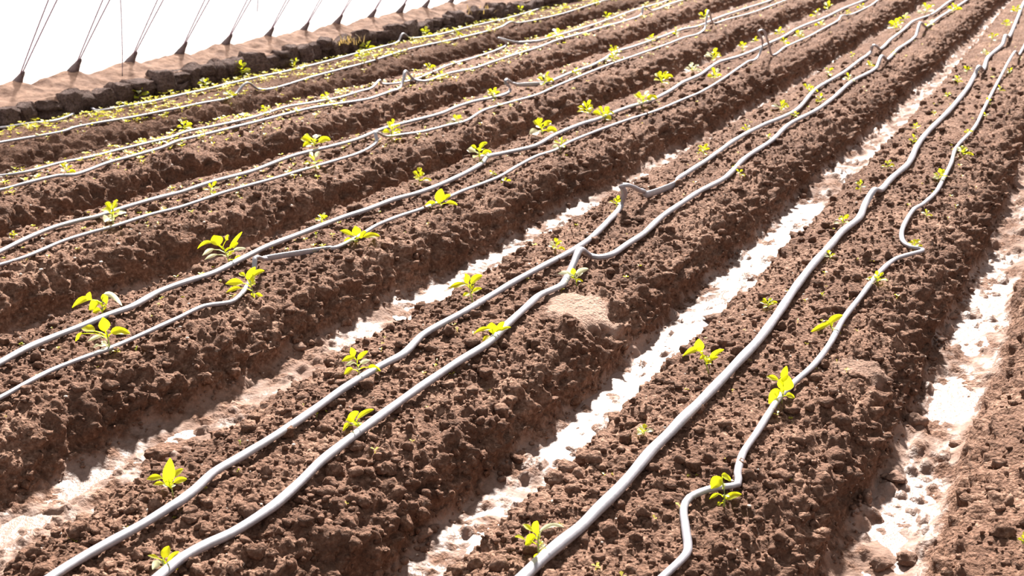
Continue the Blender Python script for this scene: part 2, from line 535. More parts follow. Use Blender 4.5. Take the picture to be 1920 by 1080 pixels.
BEDS = {}
for kb in range(7):
    lo = (lambda u, k=kb: centre(k, u) - (0.375 if k < 6 else 0.46))
    hi = (lambda u, k=kb: centre(k, u) + 0.375)
    o = soil_strip('soil_bed', lo, hi, BED_FROM[kb], BED_DW[kb])
    tag(o, BED_LABEL[kb], 'soil bed', 'raised soil beds')
    BEDS[kb] = o
for fk in range(6):
    lo = (lambda u, k=fk: centre(k + 1, u) + 0.375)
    hi = (lambda u, k=fk: centre(k, u) - 0.375)
    o = soil_strip('furrow', lo, hi, BED_FROM[fk + 1], 0.007 if fk < 3 else 0.011)
    tag(o, FUR_LABEL[fk], 'furrow', kind='structure')

# ------------------------------------------------------------------ standing water in the furrows
PUD = [
    (1, 1.75, 2.5, 'shallow muddy puddle at the near end of the waterlogged furrow'),
    (1, 2.62, 4.25, 'long bright puddle in the middle of the waterlogged furrow'),
    (1, 4.32, 5.9, 'glinting puddle further up the waterlogged furrow'),
    (0, 2.35, 3.2, 'shallow broken puddle in the near part of the far right furrow'),
    (0, 3.42, 4.0, 'bright white puddle in the far right furrow beside the dried mud'),
    (0, 4.12, 5.8, 'patchy glinting puddle up the far right furrow'),
    (2, 1.2, 2.45, 'pale puddle in the bottom left corner furrow'),
    (2, 3.5, 4.65, 'bright white puddle in the furrow left of the fifth bed'),
    (2, 4.75, 6.9, 'scattered thin puddle up the furrow left of the fifth bed'),
    (3, 3.3, 5.2, 'thin pale puddle in the half dry furrow behind the fourth bed'),
]
for fk, u0, u1, lab in PUD:
    uu = np.arange(u0, u1, 0.03)
    f = np.linspace(0, 1, 9)
    a, b = centre(fk + 1, uu) + 0.34, centre(fk, uu) - 0.34
    taper = np.clip(np.minimum(uu - u0, u1 - uu) / 0.12, 0.05, 1) ** 0.5
    mid = (a + b) / 2 + 0.012 * vnoise(uu * 5, uu * 0 + fk, 55)
    half = (b - a) / 2 * taper
    Wg = mid[:, None] + (f * 2 - 1)[None] * half[:, None]
    Ug = np.repeat(uu[:, None], 9, axis=1)
    x, y = uw2xy(Ug.ravel(), Wg.ravel())
    zz = np.full_like(x, -DEPTH - (0.005 if fk else 0.008))
    zz += -0.01 * (1 - np.repeat(taper, 9))
    o = mesh_obj('puddle', np.stack([x, y, zz], axis=1), grid_faces(len(uu), 9), M['water'])
    tag(o, lab, 'puddle', 'puddles in the furrows')

# ------------------------------------------------------------------ earth and stone ledge, greenhouse film, cords
FILM_W, FILM_Z = -6.22, 0.12


def film_w(z):
    q = z - FILM_Z
    return FILM_W + 0.74 * q + 0.04 * q * q


ANCH = [(25, 163), (128, 131), (236, 116), (330, 104), (415, 88), (494, 73), (562, 58), (623, 46), (687, 31), (741, 19), (788, 11), (837, 3)]
anch_u = []
for x, y in ANCH:
    u_, z_ = px_at_w(x, y, FILM_W)
    anch_u.append((u_, z_))
step = np.mean(np.diff([a[0] for a in anch_u]))
ANCH_ALL = [(anch_u[0][0] - step, FILM_Z)] + [(a[0], a[1]) for a in anch_u] + [(anch_u[-1][0] + step * i, FILM_Z) for i in range(1, 6)]


def ledge_z(u, w):
    """top of the ledge soil"""
    q = -5.83 - w
    z = 0.085 + 0.03 * smooth(0.0, 0.35, q) + 0.012 * vnoise(u * 3, w * 5, 60) + 0.012 * vnoise(u * 12, w * 12, 61) + 0.009 * vnoise(u * 30, w * 30, 62)
    for ua, za in ANCH_ALL:
        e = np.where(u < ua, 0.26, 0.07)
        z = z + 0.055 * np.exp(-((u - ua) / e) ** 2) * np.exp(-((w - FILM_W) / 0.16) ** 2)
    return z


uu = np.arange(3.2, 17.5, 0.03)
qs = np.concatenate([np.linspace(0, 1, 9)[:-1], 1 + np.linspace(0, 1, 34) ** 1.2])
vv, aa = [], []
for q in qs:
    if q < 1:                                                   # the cut face
        w_ = -5.80 - 0.035 * q + 0.022 * vnoise(uu * 6, uu * 0 + q * 4, 63) + 0.01 * vnoise(uu * 20, uu * 0 + q * 12, 64)
        z_ = -0.06 + q * (ledge_z(uu, np.full_like(uu, -5.84)) + 0.06)
    else:
        w_ = np.full_like(uu, -5.835 - (q - 1) * 1.0) + 0.012 * vnoise(uu * 7, uu * 0 + q, 65) * (q < 1.1)
        z_ = ledge_z(uu, w_)
    x, y = uw2xy(uu, w_)
    vv.append(np.stack([x, y, z_], axis=1))
ledge = mesh_obj('wall_left', np.concatenate(vv), grid_faces(len(qs), len(uu))[:, ::-1], mat=None, attrs={'mud': np.zeros(len(qs) * len(uu))})
ledge.data.materials.append(mat_simple('ledge_earth', (0.10, 0.055, 0.04), (0.34, 0.22, 0.16), 11, 0.9, 0.15, 1.0, 0.03, 10.0))
tag(ledge, 'low earth ledge faced with rough stones, along the foot of the white film', 'ledge', kind='structure')

rs = random.Random(5)


def rock_mesh(name, seed, sub=3, jag=0.26):
    import bmesh
    bm = bmesh.new()
    bmesh.ops.create_cube(bm, size=1.0)
    bmesh.ops.subdivide_edges(bm, edges=bm.edges[:], cuts=sub, use_grid_fill=True)
    r_ = random.Random(seed)
    off = Vector((r_.random() * 50, r_.random() * 50, r_.random() * 50))
    from mathutils import noise as mn
    for v in bm.verts:
        p_ = v.co.copy()
        q = p_.normalized() * 0.62
        v.co = p_.lerp(q, 0.28)
        v.co += mn.noise_vector(p_ * 1.6 + off) * jag + mn.noise_vector(p_ * 4.5 + off) * jag * 0.35
    me = bpy.data.meshes.new(name)
    bm.to_mesh(me)
    bm.free()
    me.polygons.foreach_set('use_smooth', np.ones(len(me.polygons), dtype=bool))
    me.materials.append(M['stone'])
    return me


rocks = [rock_mesh('stone', i) for i in range(9)]
u_ = 3.9
while u_ < 15.5:
    wd = rs.choice([0.10, 0.13, 0.15, 0.18, 0.22, 0.12])
    ht = rs.uniform(0.10, 0.155)
    n_st = 1 if rs.random() < 0.62 else 2
    for c_ in range(n_st):
        o = bpy.data.objects.new('stone', rocks[rs.randrange(9)])
        col.objects.link(o)
        h_ = ht / n_st
        zc = -0.012 + h_ * (c_ + 0.5) - 0.01
        x, y = uw2xy(u_ + wd / 2, -5.815 + rs.uniform(-0.02, 0.012))
        o.location = (x, y, zc)
        o.scale = (rs.uniform(0.09, 0.13), wd * rs.uniform(0.98, 1.12), h_ * 1.15)
        o.rotation_euler = (rs.uniform(-.2, .2), rs.uniform(-.15, .15), -ROWA + rs.uniform(-.25, .25))
        o.parent = ledge
    u_ += wd * rs.uniform(0.95, 1.25)

# film
uf = np.arange(3.0, 17.4, 0.05)
zf = np.concatenate([np.linspace(0.02, 0.4, 14), np.linspace(0.45, 1.2, 15)])
au = np.array([a[0] for a in ANCH_ALL])
vv = []
for z_ in zf:
    near = np.min(np.abs(uf[:, None] - au[None]), axis=1)
    bulge = 0.035 * np.clip(near / 0.25, 0, 1) ** 2
    w_ = film_w(z_) - bulge * np.clip((z_ - .05) * 4, 0, 1) + 0.01 * vnoise(uf * 4, uf * 0 + z_ * 5, 70)
    x, y = uw2xy(uf, w_)
    vv.append(np.stack([x, y, np.full_like(x, z_)], axis=1))
film = mesh_obj('greenhouse_film', np.concatenate(vv), grid_faces(len(zf), len(uf)), M['film'])
tag(film, 'bright white translucent plastic film rising behind the stone ledge', 'plastic film')


def tube(name, pts, rad, mat, parent=None, sides=6, flat=1.0, caps=True, wide=1.0):
    """tube through 3-D points; rad number or list; flat squashes it vertically"""
    P = np.array(pts, dtype=float)
    n = len(P)
    R = np.full(n, rad) if np.isscalar(rad) else np.array(rad, dtype=float)
    Tn = np.gradient(P, axis=0)
    Tn /= np.linalg.norm(Tn, axis=1)[:, None] + 1e-9
    up = np.array([0, 0, 1.0])
    S = np.cross(Tn, up)
    ln = np.linalg.norm(S, axis=1)
    alt = np.array([RW[0], RW[1], 0])
    S = np.where(ln[:, None] > 0.15, S / (ln[:, None] + 1e-9), alt[None])
    N = np.cross(S, Tn)
    th = np.linspace(0, 2 * math.pi, sides, endpoint=False)
    flat = np.broadcast_to(flat, n)[:, None, None]
    wide = np.broadcast_to(wide, n)[:, None, None]
    V = P[:, None] + R[:, None, None] * (wide * np.cos(th)[None, :, None] * S[:, None] + flat * np.sin(th)[None, :, None] * N[:, None])
    F = []
    for i in range(n - 1):
        for j in range(sides):
            k = (j + 1) % sides
            F.append((i * sides + j, i * sides + k, (i + 1) * sides + k, (i + 1) * sides + j))
    if caps:
        F.append(tuple(range(sides))[::-1])
        F.append(tuple((n - 1) * sides + j for j in range(sides)))
    return V.reshape(-1, 3), F


def tube_obj(name, pts, rad, mat, parent=None, **kw):
    V, F = tube(name, pts, rad, mat, **kw)
    return mesh_obj(name, V, F, mat, parent)


NTH = ['first', 'second', 'third', 'fourth', 'fifth', 'sixth', 'seventh', 'eighth', 'ninth', 'tenth', 'eleventh', 'twelfth',
       'thirteenth', 'fourteenth', 'fifteenth', 'sixteenth', 'seventeenth', 'eighteenth', 'nineteenth', 'twentieth',
       'twenty-first', 'twenty-second', 'twenty-third', 'twenty-fourth', 'twenty-fifth', 'twenty-sixth', 'twenty-seventh']
for i, (ua, za) in enumerate(ANCH_ALL[1:13]):
    zb = float(ledge_z(np.array([ua]), np.array([FILM_W]))[0])
    x, y = uw2xy(ua, FILM_W + 0.02)
    root = empty('press_cord', (x, y, zb))
    tag(root, 'pair of thin cords in a dark gathered hem, %s from left along film' % NTH[i], 'cord', 'cords holding the film down')
    # gathered dark hem
    hm = []
    for zz, rr in ((-0.03, 0.045), (0.0, 0.035), (0.025, 0.022), (0.05, 0.016), (0.062, 0.010)):
        w_ = film_w(zb + zz) + 0.015
        xx, yy = uw2xy(ua + 0.25 * zz, w_)
        hm.append((xx - x, yy - y, zz))
    tube_obj('gathered_hem', hm, [0.042, 0.032, 0.021, 0.015, 0.008], M['bunch'], root, sides=8)
    for s in (-1, 1):
        pts = []
        for q in np.linspace(0.045, 1.18 - zb, 12):
            w_ = film_w(zb + q) + 0.016
            xx, yy = uw2xy(ua + 0.03 * s * min(q, .8) / 0.5 + s * 0.004 + 0.02 * (q < 0.3) * 0, w_)
            pts.append((xx - x, yy - y, q))
        tube_obj('cord', pts, 0.0043, M['cord'], root, sides=5)
# loose strings hanging in front of the film
for (x0, y0), (x1, y1), w_, lab in (((222, -60), (229, 143), -5.78, 'single thin string hanging loosely between second and third cord pairs'),
                                    ((482, -60), (482, 22), -5.70, 'short reddish string end hanging near the sixth cord pair')):
    pa, pb = px_at_w(x0, y0, w_), px_at_w(x1, y1, w_)
    pts = []
    for q in np.linspace(0, 1, 9):
        uu_ = pa[0] + (pb[0] - pa[0]) * q + 0.012 * math.sin(q * 3)
        xx, yy = uw2xy(uu_, w_)
        pts.append((xx, yy, pa[1] + (pb[1] - pa[1]) * q))
    o = tube_obj('hanging_string', pts, 0.0036, M['cord'], sides=5)
    tag(o, lab, 'string')

# ------------------------------------------------------------------ drip tapes
def catmull(P, stepm=0.03):
    P = np.array(P)
    out = []
    for i in range(len(P) - 1):
        p0, p1, p2, p3 = P[max(i - 1, 0)], P[i], P[i + 1], P[min(i + 2, len(P) - 1)]
        n = max(2, min(14, int(np.linalg.norm(p2 - p1) / stepm) + 1))
        d1, d2 = np.linalg.norm(p2 - p0), np.linalg.norm(p3 - p1)
        L = np.linalg.norm(p2 - p1)
        m1, m2 = (p2 - p0) / (d1 + 1e-9) * L * 0.9, (p3 - p1) / (d2 + 1e-9) * L * 0.9
        for t in np.linspace(0, 1, n, endpoint=False):
            out.append((2 * t**3 - 3 * t * t + 1) * p1 + (t**3 - 2 * t * t + t) * m1 + (-2 * t**3 + 3 * t * t) * p2 + (t**3 - t * t) * m2)
    out.append(P[-1])
    return np.array(out)


def ground_px(x, y, lift=0.0, it=3):
    z = 0.0
    for _ in range(it):
        u, w = px2uw(x, y, z)
        z = float(terrain(np.array([u]), np.array([w]), fine=False)[0][0]) + lift
    return u, w, z


TAPE_LABEL = {
    '6a': 'grey drip tape running right along the foot of the stone ledge',
    '6b': 'right drip tape on the bed beside the ledge, with one raised white fold',
    '5a': 'left drip tape on the second bed from the ledge',
    '5b': 'right drip tape on the second bed from the ledge, with a tall upright kink',
    '4a': 'left drip tape on the third bed from the ledge, with a raised hook midway',
    '4b': 'right drip tape on the third bed from the ledge, curled up at one seedling',
    '3a': 'broad left drip tape on the fourth bed from the ledge',
    '3b': 'right drip tape on the fourth bed, folded up and then lying black and flat',
    '2a': 'left drip tape on the fifth bed from the ledge, arching up at its bend',
    '2b': 'right drip tape on the fifth bed, folded upright beside the dried mud patch',
    '1a': 'thick purplish grey drip tape, left one on the sixth bed',
    '1b': 'thin zigzagging drip tape, rightmost of all the tapes',
}
for key, pts in TP_PTS.items():
    dia = TAPE_DIAM[key]
    r = dia / 2
    G = []
    for x, y, k in pts:
        G.append(None if k else ground_px(x, y, 0.012 + r * 0.75))
    for i, (x, y, k) in enumerate(pts):
        if k:
            a = next(j for j in range(i, -1, -1) if G[j] is not None and not pts[j][2])
            b = next(j for j in range(i, len(pts)) if not pts[j][2])
            f = (i - a) / (b - a)
            w = G[a][1] * (1 - f) + G[b][1] * f
            u, z = px_at_w(x, y, w)
            G[i] = (u, w, min(max(z, -0.02), 0.35))
    # carry on past the frame at both ends
    dv = np.array(G[1]) - np.array(G[0])
    dv[2] = 0
    first = np.array(G[0]) - dv / np.linalg.norm(dv) * 0.5
    kb = int(key[0])
    off = G[-1][1] - float(centre(kb, np.array([G[-1][0]]))[0])
    tail = []
    for du in (0.6, 1.4, 2.4, 3.4):
        ut = min(G[-1][0] + du, 17.9)
        wt = float(centre(kb, np.array([ut]))[0]) + off
        zt = float(terrain(np.array([ut]), np.array([wt]), fine=False)[0][0]) + 0.012 + r * .75
        tail.append((ut, wt, zt))
    eg = [0.0] + [EDGE_ON[(p_[0], p_[1])] for p_ in pts] + [0.0] * len(tail)
    C = catmull([np.append(np.array(q), e) for q, e in zip([first] + G + tail, eg)])
    ed = np.clip(C[:, 3], 0, 1)
    C = C[:, :3]
    x, y = uw2xy(C[:, 0], C[:, 1])
    rad = r * (1 + 0.05 * np.sin(np.arange(len(x)) * 0.7))
    o = tube_obj('drip_tape', np.stack([x, y, C[:, 2]], axis=1), rad, M['tape'], sides=12, flat=0.72 + 0.5 * ed, wide=1 - 0.55 * ed)
    tag(o, TAPE_LABEL[key], 'drip tape', 'drip tapes on the beds')

# ------------------------------------------------------------------ seedlings
def unit(v):
    v = np.asarray(v, dtype=float)
    return v / (np.linalg.norm(v) + 1e-9)


def leaf_geo(S, A, T, width, nrm, arch):
    """petiole S->A, blade A->T, arched, folded along its midrib"""
    S, A, T = map(np.asarray, (S, A, T))
    up = np.array([0, 0, 1.0])
    ax = T - A
    ln = np.linalg.norm(ax)
    C = (A + T) / 2 + up * arch * ln
    V, F = [], []
    n = 8
    for i in range(n):
        t = i / (n - 1)
        p_ = (1 - t) ** 2 * A + 2 * t * (1 - t) * C + t * t * T
        d_ = unit(2 * (1 - t) * (C - A) + 2 * t * (T - C))
        sd = unit(np.cross(d_, nrm))
        nn = unit(np.cross(sd, d_))
        wv = width / 2 * (math.sin(math.pi * min(1, t * 0.94 + 0.03) ** 0.82) ** 0.85)
        ripple = 0.05 * width * math.sin(t * 9)
        V += [p_ - sd * wv + nn * (0.28 * wv + ripple), p_ - sd * wv * .5 + nn * 0.08 * wv, p_, p_ + sd * wv * .5 + nn * 0.08 * wv, p_ + sd * wv + nn * (0.28 * wv - ripple)]
    for i in range(n - 1):
        for j in range(4):
            F.append((i * 5 + j, i * 5 + j + 1, (i + 1) * 5 + j + 1, (i + 1) * 5 + j))
    pr = max(0.0011, width * 0.07)
    mid = (S + A) / 2 + up * 0.1 * np.linalg.norm(A - S)
    pv, pf = tube('p', [S, mid, A + ax * 0.06], [pr * 1.2, pr, pr * .7], None, sides=5, caps=False)
    b = len(V)
    V += list(pv)
    F += [tuple(b + q for q in f) for f in pf]
    return np.array(V), F


ps = random.Random(11)
SEED = []      # (base x, y, custom leaves or None, width px, height px, label hint)
CUSTOM = {
    (326, 930): ((320, 899), [(317, 910, 326, 861, 20, .02), (307, 897, 277, 899, 12), (309, 908, 285, 909, 8), (331, 905, 352, 899, 12), (326, 895, 342, 880, 11)], 'bright yellow-green seedling with one tall upright leaf'),
    (1012, 1046): ((1010, 998), [(1012, 997, 1057, 990, 8, .35, 1), (1005, 1001, 1007, 980, 19, .03), (997, 997, 980, 985, 9), (985, 1013, 965, 1008, 10), (1004, 1008, 985, 1022, 18), (1012, 1035, 1037, 1038, 8), (1012, 1040, 998, 1051, 8), (1014, 1036, 1024, 1029, 7)], 'seedling with one long arching pale leaf'),
    (1357, 950): ((1350, 901), [(1350, 893, 1369, 902, 15), (1348, 897, 1329, 917, 20), (1359, 935, 1385, 928, 14), (1346, 926, 1329, 936, 7), (1353, 943, 1345, 947, 7)], 'upright seedling standing in front of the zigzag tape'),
    (192, 592): ((196, 560), [(176, 561, 139, 577, 12, .3), (170, 563, 178, 548, 10, .02), (190, 568, 169, 581, 18), (200, 553, 228, 573, 10, .45, 1), (199, 552, 204, 569, 11), (190, 582, 174, 586, 12)], 'broad seedling with drooping leaf tips'),
    (207, 662): ((205, 621), [(203, 621, 202, 596, 19, .02), (182, 621, 156, 616, 16), (160, 625, 143, 640, 9), (213, 624, 245, 626, 16, .25), (195, 630, 168, 640, 8, .1, 1), (190, 648, 176, 651, 8, .1, 1), (213, 658, 226, 665, 8)], 'wide bright seedling with an upright central leaf'),
    (430, 491): ((420, 463), [(413, 460, 404, 441, 21, .03), (401, 455, 373, 466, 7, .35), (433, 466, 457, 435, 7, .05), (436, 463, 449, 456, 11), (440, 469, 461, 466, 7, .1, 1), (402, 467, 381, 479, 9, .1, 1), (409, 477, 386, 487, 7, .1, 1), (428, 450, 434, 441, 7), (440, 487, 454, 480, 8)], 'spreading seedling with thin splayed leaves'),
    (475, 556): ((470, 524), [(465, 523, 480, 500, 12, .03), (476, 517, 501, 508, 12), (457, 530, 426, 532, 14), (452, 539, 424, 548, 9), (462, 517, 450, 512, 8), (470, 550, 474, 560, 8), (480, 550, 493, 562, 9)], 'leafy seedling under the folded tape end'),
    (1465, 755): ((1466, 722), [(1465, 713, 1473, 687, 12, .02), (1468, 732, 1472, 704, 27, .02), (1454, 713, 1434, 707, 10), (1457, 730, 1440, 757, 15, .2), (1472, 741, 1488, 746, 12)], 'bright seedling with round upright leaf straddling the thin tape'),
    (1562, 625): ((1555, 604), [(1556, 606, 1519, 625, 10, .08), (1552, 605, 1575, 592, 13), (1562, 617, 1573, 627, 8), (1560, 608, 1545, 605, 8)], 'seedling with one long pointed leaf'),
    (1330, 694): ((1314, 660), [(1313, 654, 1279, 668, 11, .2), (1309, 659, 1307, 636, 17, .02), (1330, 671, 1353, 656, 10), (1324, 678, 1344, 670, 9), (1322, 668, 1310, 674, 8)], 'tall leaning seedling beside the long puddle'),
    (888, 567): ((881, 533), [(873, 533, 842, 541, 11), (877, 531, 873, 514, 13, .02), (883, 531, 905, 518, 16), (887, 546, 904, 542, 9), (880, 550, 868, 556, 8)], 'bright seedling beside a pale puddle'),
    (676, 708): ((670, 675), [(665, 668, 660, 652, 11, .02), (667, 671, 642, 678, 11), (673, 674, 692, 659, 9), (677, 682, 694, 676, 9, .1, 1), (692, 688, 714, 696, 12), (662, 692, 644, 702, 12), (666, 680, 648, 686, 8, .1, 1)], 'open leafy seedling with scattered small leaves'),
    (930, 642): ((924, 616), [(920, 617, 889, 626, 8, .25), (922, 624, 923, 605, 19, .02), (934, 618, 946, 604, 10), (936, 620, 958, 614, 7), (918, 630, 905, 640, 8)], 'bright seedling leaning over the tape'),
    (676, 810): ((668, 788), [(655, 791, 676, 773, 15), (672, 784, 704, 769, 11), (657, 797, 641, 808, 14), (668, 795, 682, 803, 9), (664, 790, 650, 788, 9)], 'low bright seedling tucked behind the tape'),
    (1083, 536): ((1077, 513), [(1070, 513, 1046, 513, 8, .1, 1), (1080, 513, 1103, 504, 10, .1, 1), (1075, 514, 1073, 503, 9), (1080, 525, 1092, 528, 6)], 'pale cross-shaped seedling'),
    (670, 457): ((668, 440), [(670, 441, 667, 424, 15, .02), (683, 444, 713, 443, 13), (662, 441, 639, 433, 9), (660, 448, 644, 454, 8), (676, 446, 690, 434, 10)], 'bright seedling sitting on the tape'),
    (828, 392): ((825, 372), [(823, 380, 828, 354, 17, .02), (838, 380, 857, 384, 9), (817, 380, 796, 386, 9), (830, 374, 846, 366, 9)], 'upright bright seedling astride the tape'),
    (315, 1073): ((309, 1047), [(307, 1047, 315, 1025, 16, .02), (302, 1048, 284, 1043, 7), (300, 1052, 288, 1068, 14, .1, 1), (318, 1052, 342, 1036, 9), (316, 1060, 332, 1070, 8)], 'small seedling at the very bottom'),
}
RANDOM = """133,208,55,40 262,190,45,30 182,230,30,28 310,214,15 347,248,36,30 343,271,18 128,328,36,26 455,144,46,36 385,166,36 432,187,36,30
537,168,18 497,216,30 613,191,28 590,281,64,38 592,319,50,40 395,366,40 552,126,30 622,106,40 10,232,16 735,263,52,50 857,234,34 925,185,36
785,346,44,36 900,305,56,48 922,329,22,12 947,346,24 1020,254,58,36 1050,284,42,32 1100,218,46,36 1130,224,45,20 1205,201,58,34 1240,161,46,30
1020,164,42,40 1080,144,30 1155,110,36,34 1150,118,32 1222,83,30 1268,72,26 805,133,26 828,148,26 938,91,16 1040,76,42 1138,40,26 680,119,42 685,96,36
800,69,32 853,72,30 893,46,13 978,25,22 1000,29,16 1055,20,20 1030,8,22 1115,8,16 1210,22,16
1297,139,38 1340,153,36 1338,114,42 1393,97,30 1415,76,20 1318,40,30 1462,68,28 1500,74,32 1470,86,26 1530,35,28 1552,22,30 1537,52,26 1590,29,18 1613,18,22
1318,293,34,34 1400,251,30 1462,209,38 1490,223,26 1440,262,18 1388,332,24 1378,318,18 1517,174,32 1540,194,28 1553,144,30 1590,157,30 1597,112,18,24
1630,128,22 1680,58,38 1695,40,26 1672,106,16 1733,30,38 1740,53,26 1785,26,32 1717,246,26 1710,273,24,26 1750,217,16 1663,318,30 1613,360,30,30
1775,184,22 1795,158,26 1812,138,24 1847,106,24 1858,80,30 1886,53,30 1908,26,30 1890,140,20 1875,173,20 1851,197,22 1850,221,18 1815,253,20 1806,294,36 1758,341,38
215,426,74,66 603,421,38 1043,472,44,34 1155,390,34,26 1213,441,20,20 1578,424,36,30 1735,409,26 1712,464,34,16 1556,487,30 1643,534,40,30 1443,578,38,22 1540,556,15
1918,1022,34,32 1205,817,42,22 42,648,15 25,445,20 255,660,12,22 593,441,12 447,885,14 593,778,12 318,846,14 550,976,11 450,830,12
"""
plants = []
for (bx, by), d in CUSTOM.items():
    plants.append(dict(bx=bx, by=by, leaves=d[1], top=d[0], look=d[2]))
for q in RANDOM.split():
    v = [float(c) for c in q.split(',')]
    plants.append(dict(bx=v[0], by=v[1], wpx=v[2], hpx=(v[3] if len(v) > 3 else v[2] * 0.72)))
for P in plants:
    P['u'], P['w'], P['z'] = ground_px(P['bx'], P['by'], 0.004)
    ks_ = [abs(P['w'] - float(centre(k, np.array([P['u']]))[0])) for k in range(7)]
    P['bed'] = int(np.argmin(ks_))
    P['side'] = 'left' if P['w'] < float(centre(P['bed'], np.array([P['u']]))[0]) else 'right'
rows = {}
for P in plants:
    rows.setdefault((P['bed'], P['side']), []).append(P)
for key, lst in rows.items():
    lst.sort(key=lambda q: q['u'])
    for i, P in enumerate(lst):
        P['n'] = i
for P in plants:
    u, w, z = P['u'], P['w'], P['z']
    dep = depth_of(u, w, z)
    mpp = dep / FPX
    phi = PITCH + math.atan((P['by'] - 540) / FPX)
    x, y = uw2xy(u, w)
    root = empty('seedling', (x, y, z))
    where = '%s along %s tape, %s bed' % (NTH[P['n']], P['side'], ORD[P['bed']])
    look = P.get('look')
    if P['bed'] == 0:
        lab = 'small seedling cut off by the right picture edge'
    elif look:
        lab = '%s, %s' % (look, where)
    else:
        wpx = P['wpx']
        lab = '%s seedling, %s from the ledge' % ('leafy bright green' if wpx >= 45 else 'small yellow-green' if wpx >= 24 else 'tiny pale green', where)
    tag(root, lab, 'seedling', 'vegetable seedlings along the drip tapes')

    def at(px, py, dpt=0.0):
        rx = (px - P['bx']) * mpp
        rz = -(py - P['by']) * mpp / math.cos(phi) - dpt * math.tan(phi)
        return np.array([rx, dpt, rz])
    tocam = unit([-x, -y, (CAM_H - z)])
    if 'leaves' in P:
        tx, ty = P['top']
        top = at(tx, ty)
        geos = []
        for (ax_, ay_, tx_, ty_, wd, *rest) in P['leaves']:
            arch = rest[0] if rest else 0.12
            pale = len(rest) > 1 and rest[1]
            d1 = ps.uniform(-.008, .008)
            d2 = d1 + ps.uniform(-.022, .022)
            A = at(ax_, ay_, d1)
            T_ = at(tx_, ty_, d2)
            f = min(1.0, max(0.15, (A[2] - 0.004) / (top[2] + 1e-6) * 0.8))
            S = top * f
            nrm = unit(np.array([0, 0, 0.8]) + tocam * 1.0 + np.array([ps.uniform(-.3, .3), ps.uniform(-.3, .3), 0]))
            geos.append((S, A, T_, wd * mpp, nrm, arch, pale))
    else:
        W_, H_ = P['wpx'] * mpp, P['hpx'] * mpp
        top = np.array([ps.uniform(-.12, .12) * W_, ps.uniform(-.12, .12) * W_, H_ * ps.uniform(.45, .62)])
        nl = 8 if P['wpx'] > 44 else 7 if P['wpx'] > 30 else 5 if P['wpx'] > 18 else 4
        a0 = ps.uniform(0, 6.28)
        geos = []
        for i in range(nl):
            az = a0 + i * 2.4 + ps.uniform(-.35, .35)
            hi_ = (i + 0.5) / nl
            dirh = np.array([math.cos(az), math.sin(az), 0])
            el = math.radians(10 + 60 * hi_ * ps.uniform(.6, 1.1)) - 0.1
            ln = 0.5 * W_ * ps.uniform(.8, 1.15) * (1.0 - 0.25 * hi_)
            S = top * (0.35 + 0.65 * hi_)
            dv = dirh * math.cos(el) + np.array([0, 0, math.sin(el)])
            A = S + dv * ln * 0.3
            T_ = S + dv * ln + np.array([0, 0, -0.18 * ln])
            T_[2] = max(T_[2], 0.006)
            nrm = unit(np.array([0, 0, 1.0]) + tocam * 0.7 + np.array([ps.uniform(-.4, .4), ps.uniform(-.4, .4), 0]))
            geos.append((S, A, T_, ln * ps.uniform(.42, .60), nrm, ps.uniform(.06, .28), ps.random() < 0.16))
    if 'leaves' in P:
        for i in range(3):
            az = ps.uniform(0, 6.28)
            ln = 14 * mpp * ps.uniform(.7, 1.3)
            S = top * ps.uniform(.25, .7)
            dv = np.array([math.cos(az), math.sin(az), ps.uniform(.1, .7)])
            geos.append((S, S + dv * ln * .35, S + dv * ln, ln * .42, unit(np.array([0, 0, 1.0]) + tocam * .6), .15, ps.random() < .5))
        geos = [(g[0], g[1], g[2], g[3] * 1.12, *g[4:]) for g in geos]
    bend = np.array([ps.uniform(-.004, .004), ps.uniform(-.004, .004), 0])
    sr = max(0.0014, 0.030 * np.linalg.norm(top))
    tube_pts = [np.array([0, 0, -0.014]), top * 0.35 + bend, top * 0.7 + bend, top]
    tube_obj('stem', tube_pts, [sr * 1.25, sr * 1.1, sr, sr * 0.7], M['stem'], root, sides=6)
    for S, A, T_, wd, nrm, arch, pale in geos:
        V, F = leaf_geo(S, A, T_, wd, nrm, arch)
        mesh_obj('leaf', V, F, M['leaf_pale'] if pale else M['leaf'], root)

# ------------------------------------------------------------------ lumps and dried mud
def blob(name, u, w, z, sx, sy, sz, seed, mat, rot=0.0, rough=0.25, sub=3, mudv=0.0):
    import bmesh
    from mathutils import noise as mn
    bm = bmesh.new()
    bmesh.ops.create_icosphere(bm, subdivisions=sub, radius=1.0)
    off = Vector((seed * 3.7, seed * 1.3, seed * 7.1))
    for v in bm.verts:
        n1 = mn.noise(v.co * 1.4 + off)
        n2 = mn.noise(v.co * 3.7 + off)
        k = 1 + rough * n1 + rough * 0.5 * n2
        v.co = v.co * k
        if v.co.z < -0.5:
            v.co.z = -0.5
        c_, s_ = math.cos(rot), math.sin(rot)
        q = (v.co.x * sx, v.co.y * sy, v.co.z * sz)
        xb, yb = uw2xy(u, w)
        v.co = (q[0] * c_ - q[1] * s_ + xb, q[0] * s_ + q[1] * c_ + yb, q[2] + z)
    me = bpy.data.meshes.new(name)
    bm.to_mesh(me)
    bm.free()
    me.polygons.foreach_set('use_smooth', np.ones(len(me.polygons), dtype=bool))
    me.materials.append(mat)
    a = me.attributes.new('mud', 'FLOAT', 'POINT')
    a.data.foreach_set('value', np.full(len(me.vertices), mudv, dtype=np.float32))
    o = bpy.data.objects.new(name, me)
    col.objects.link(o)
    return o


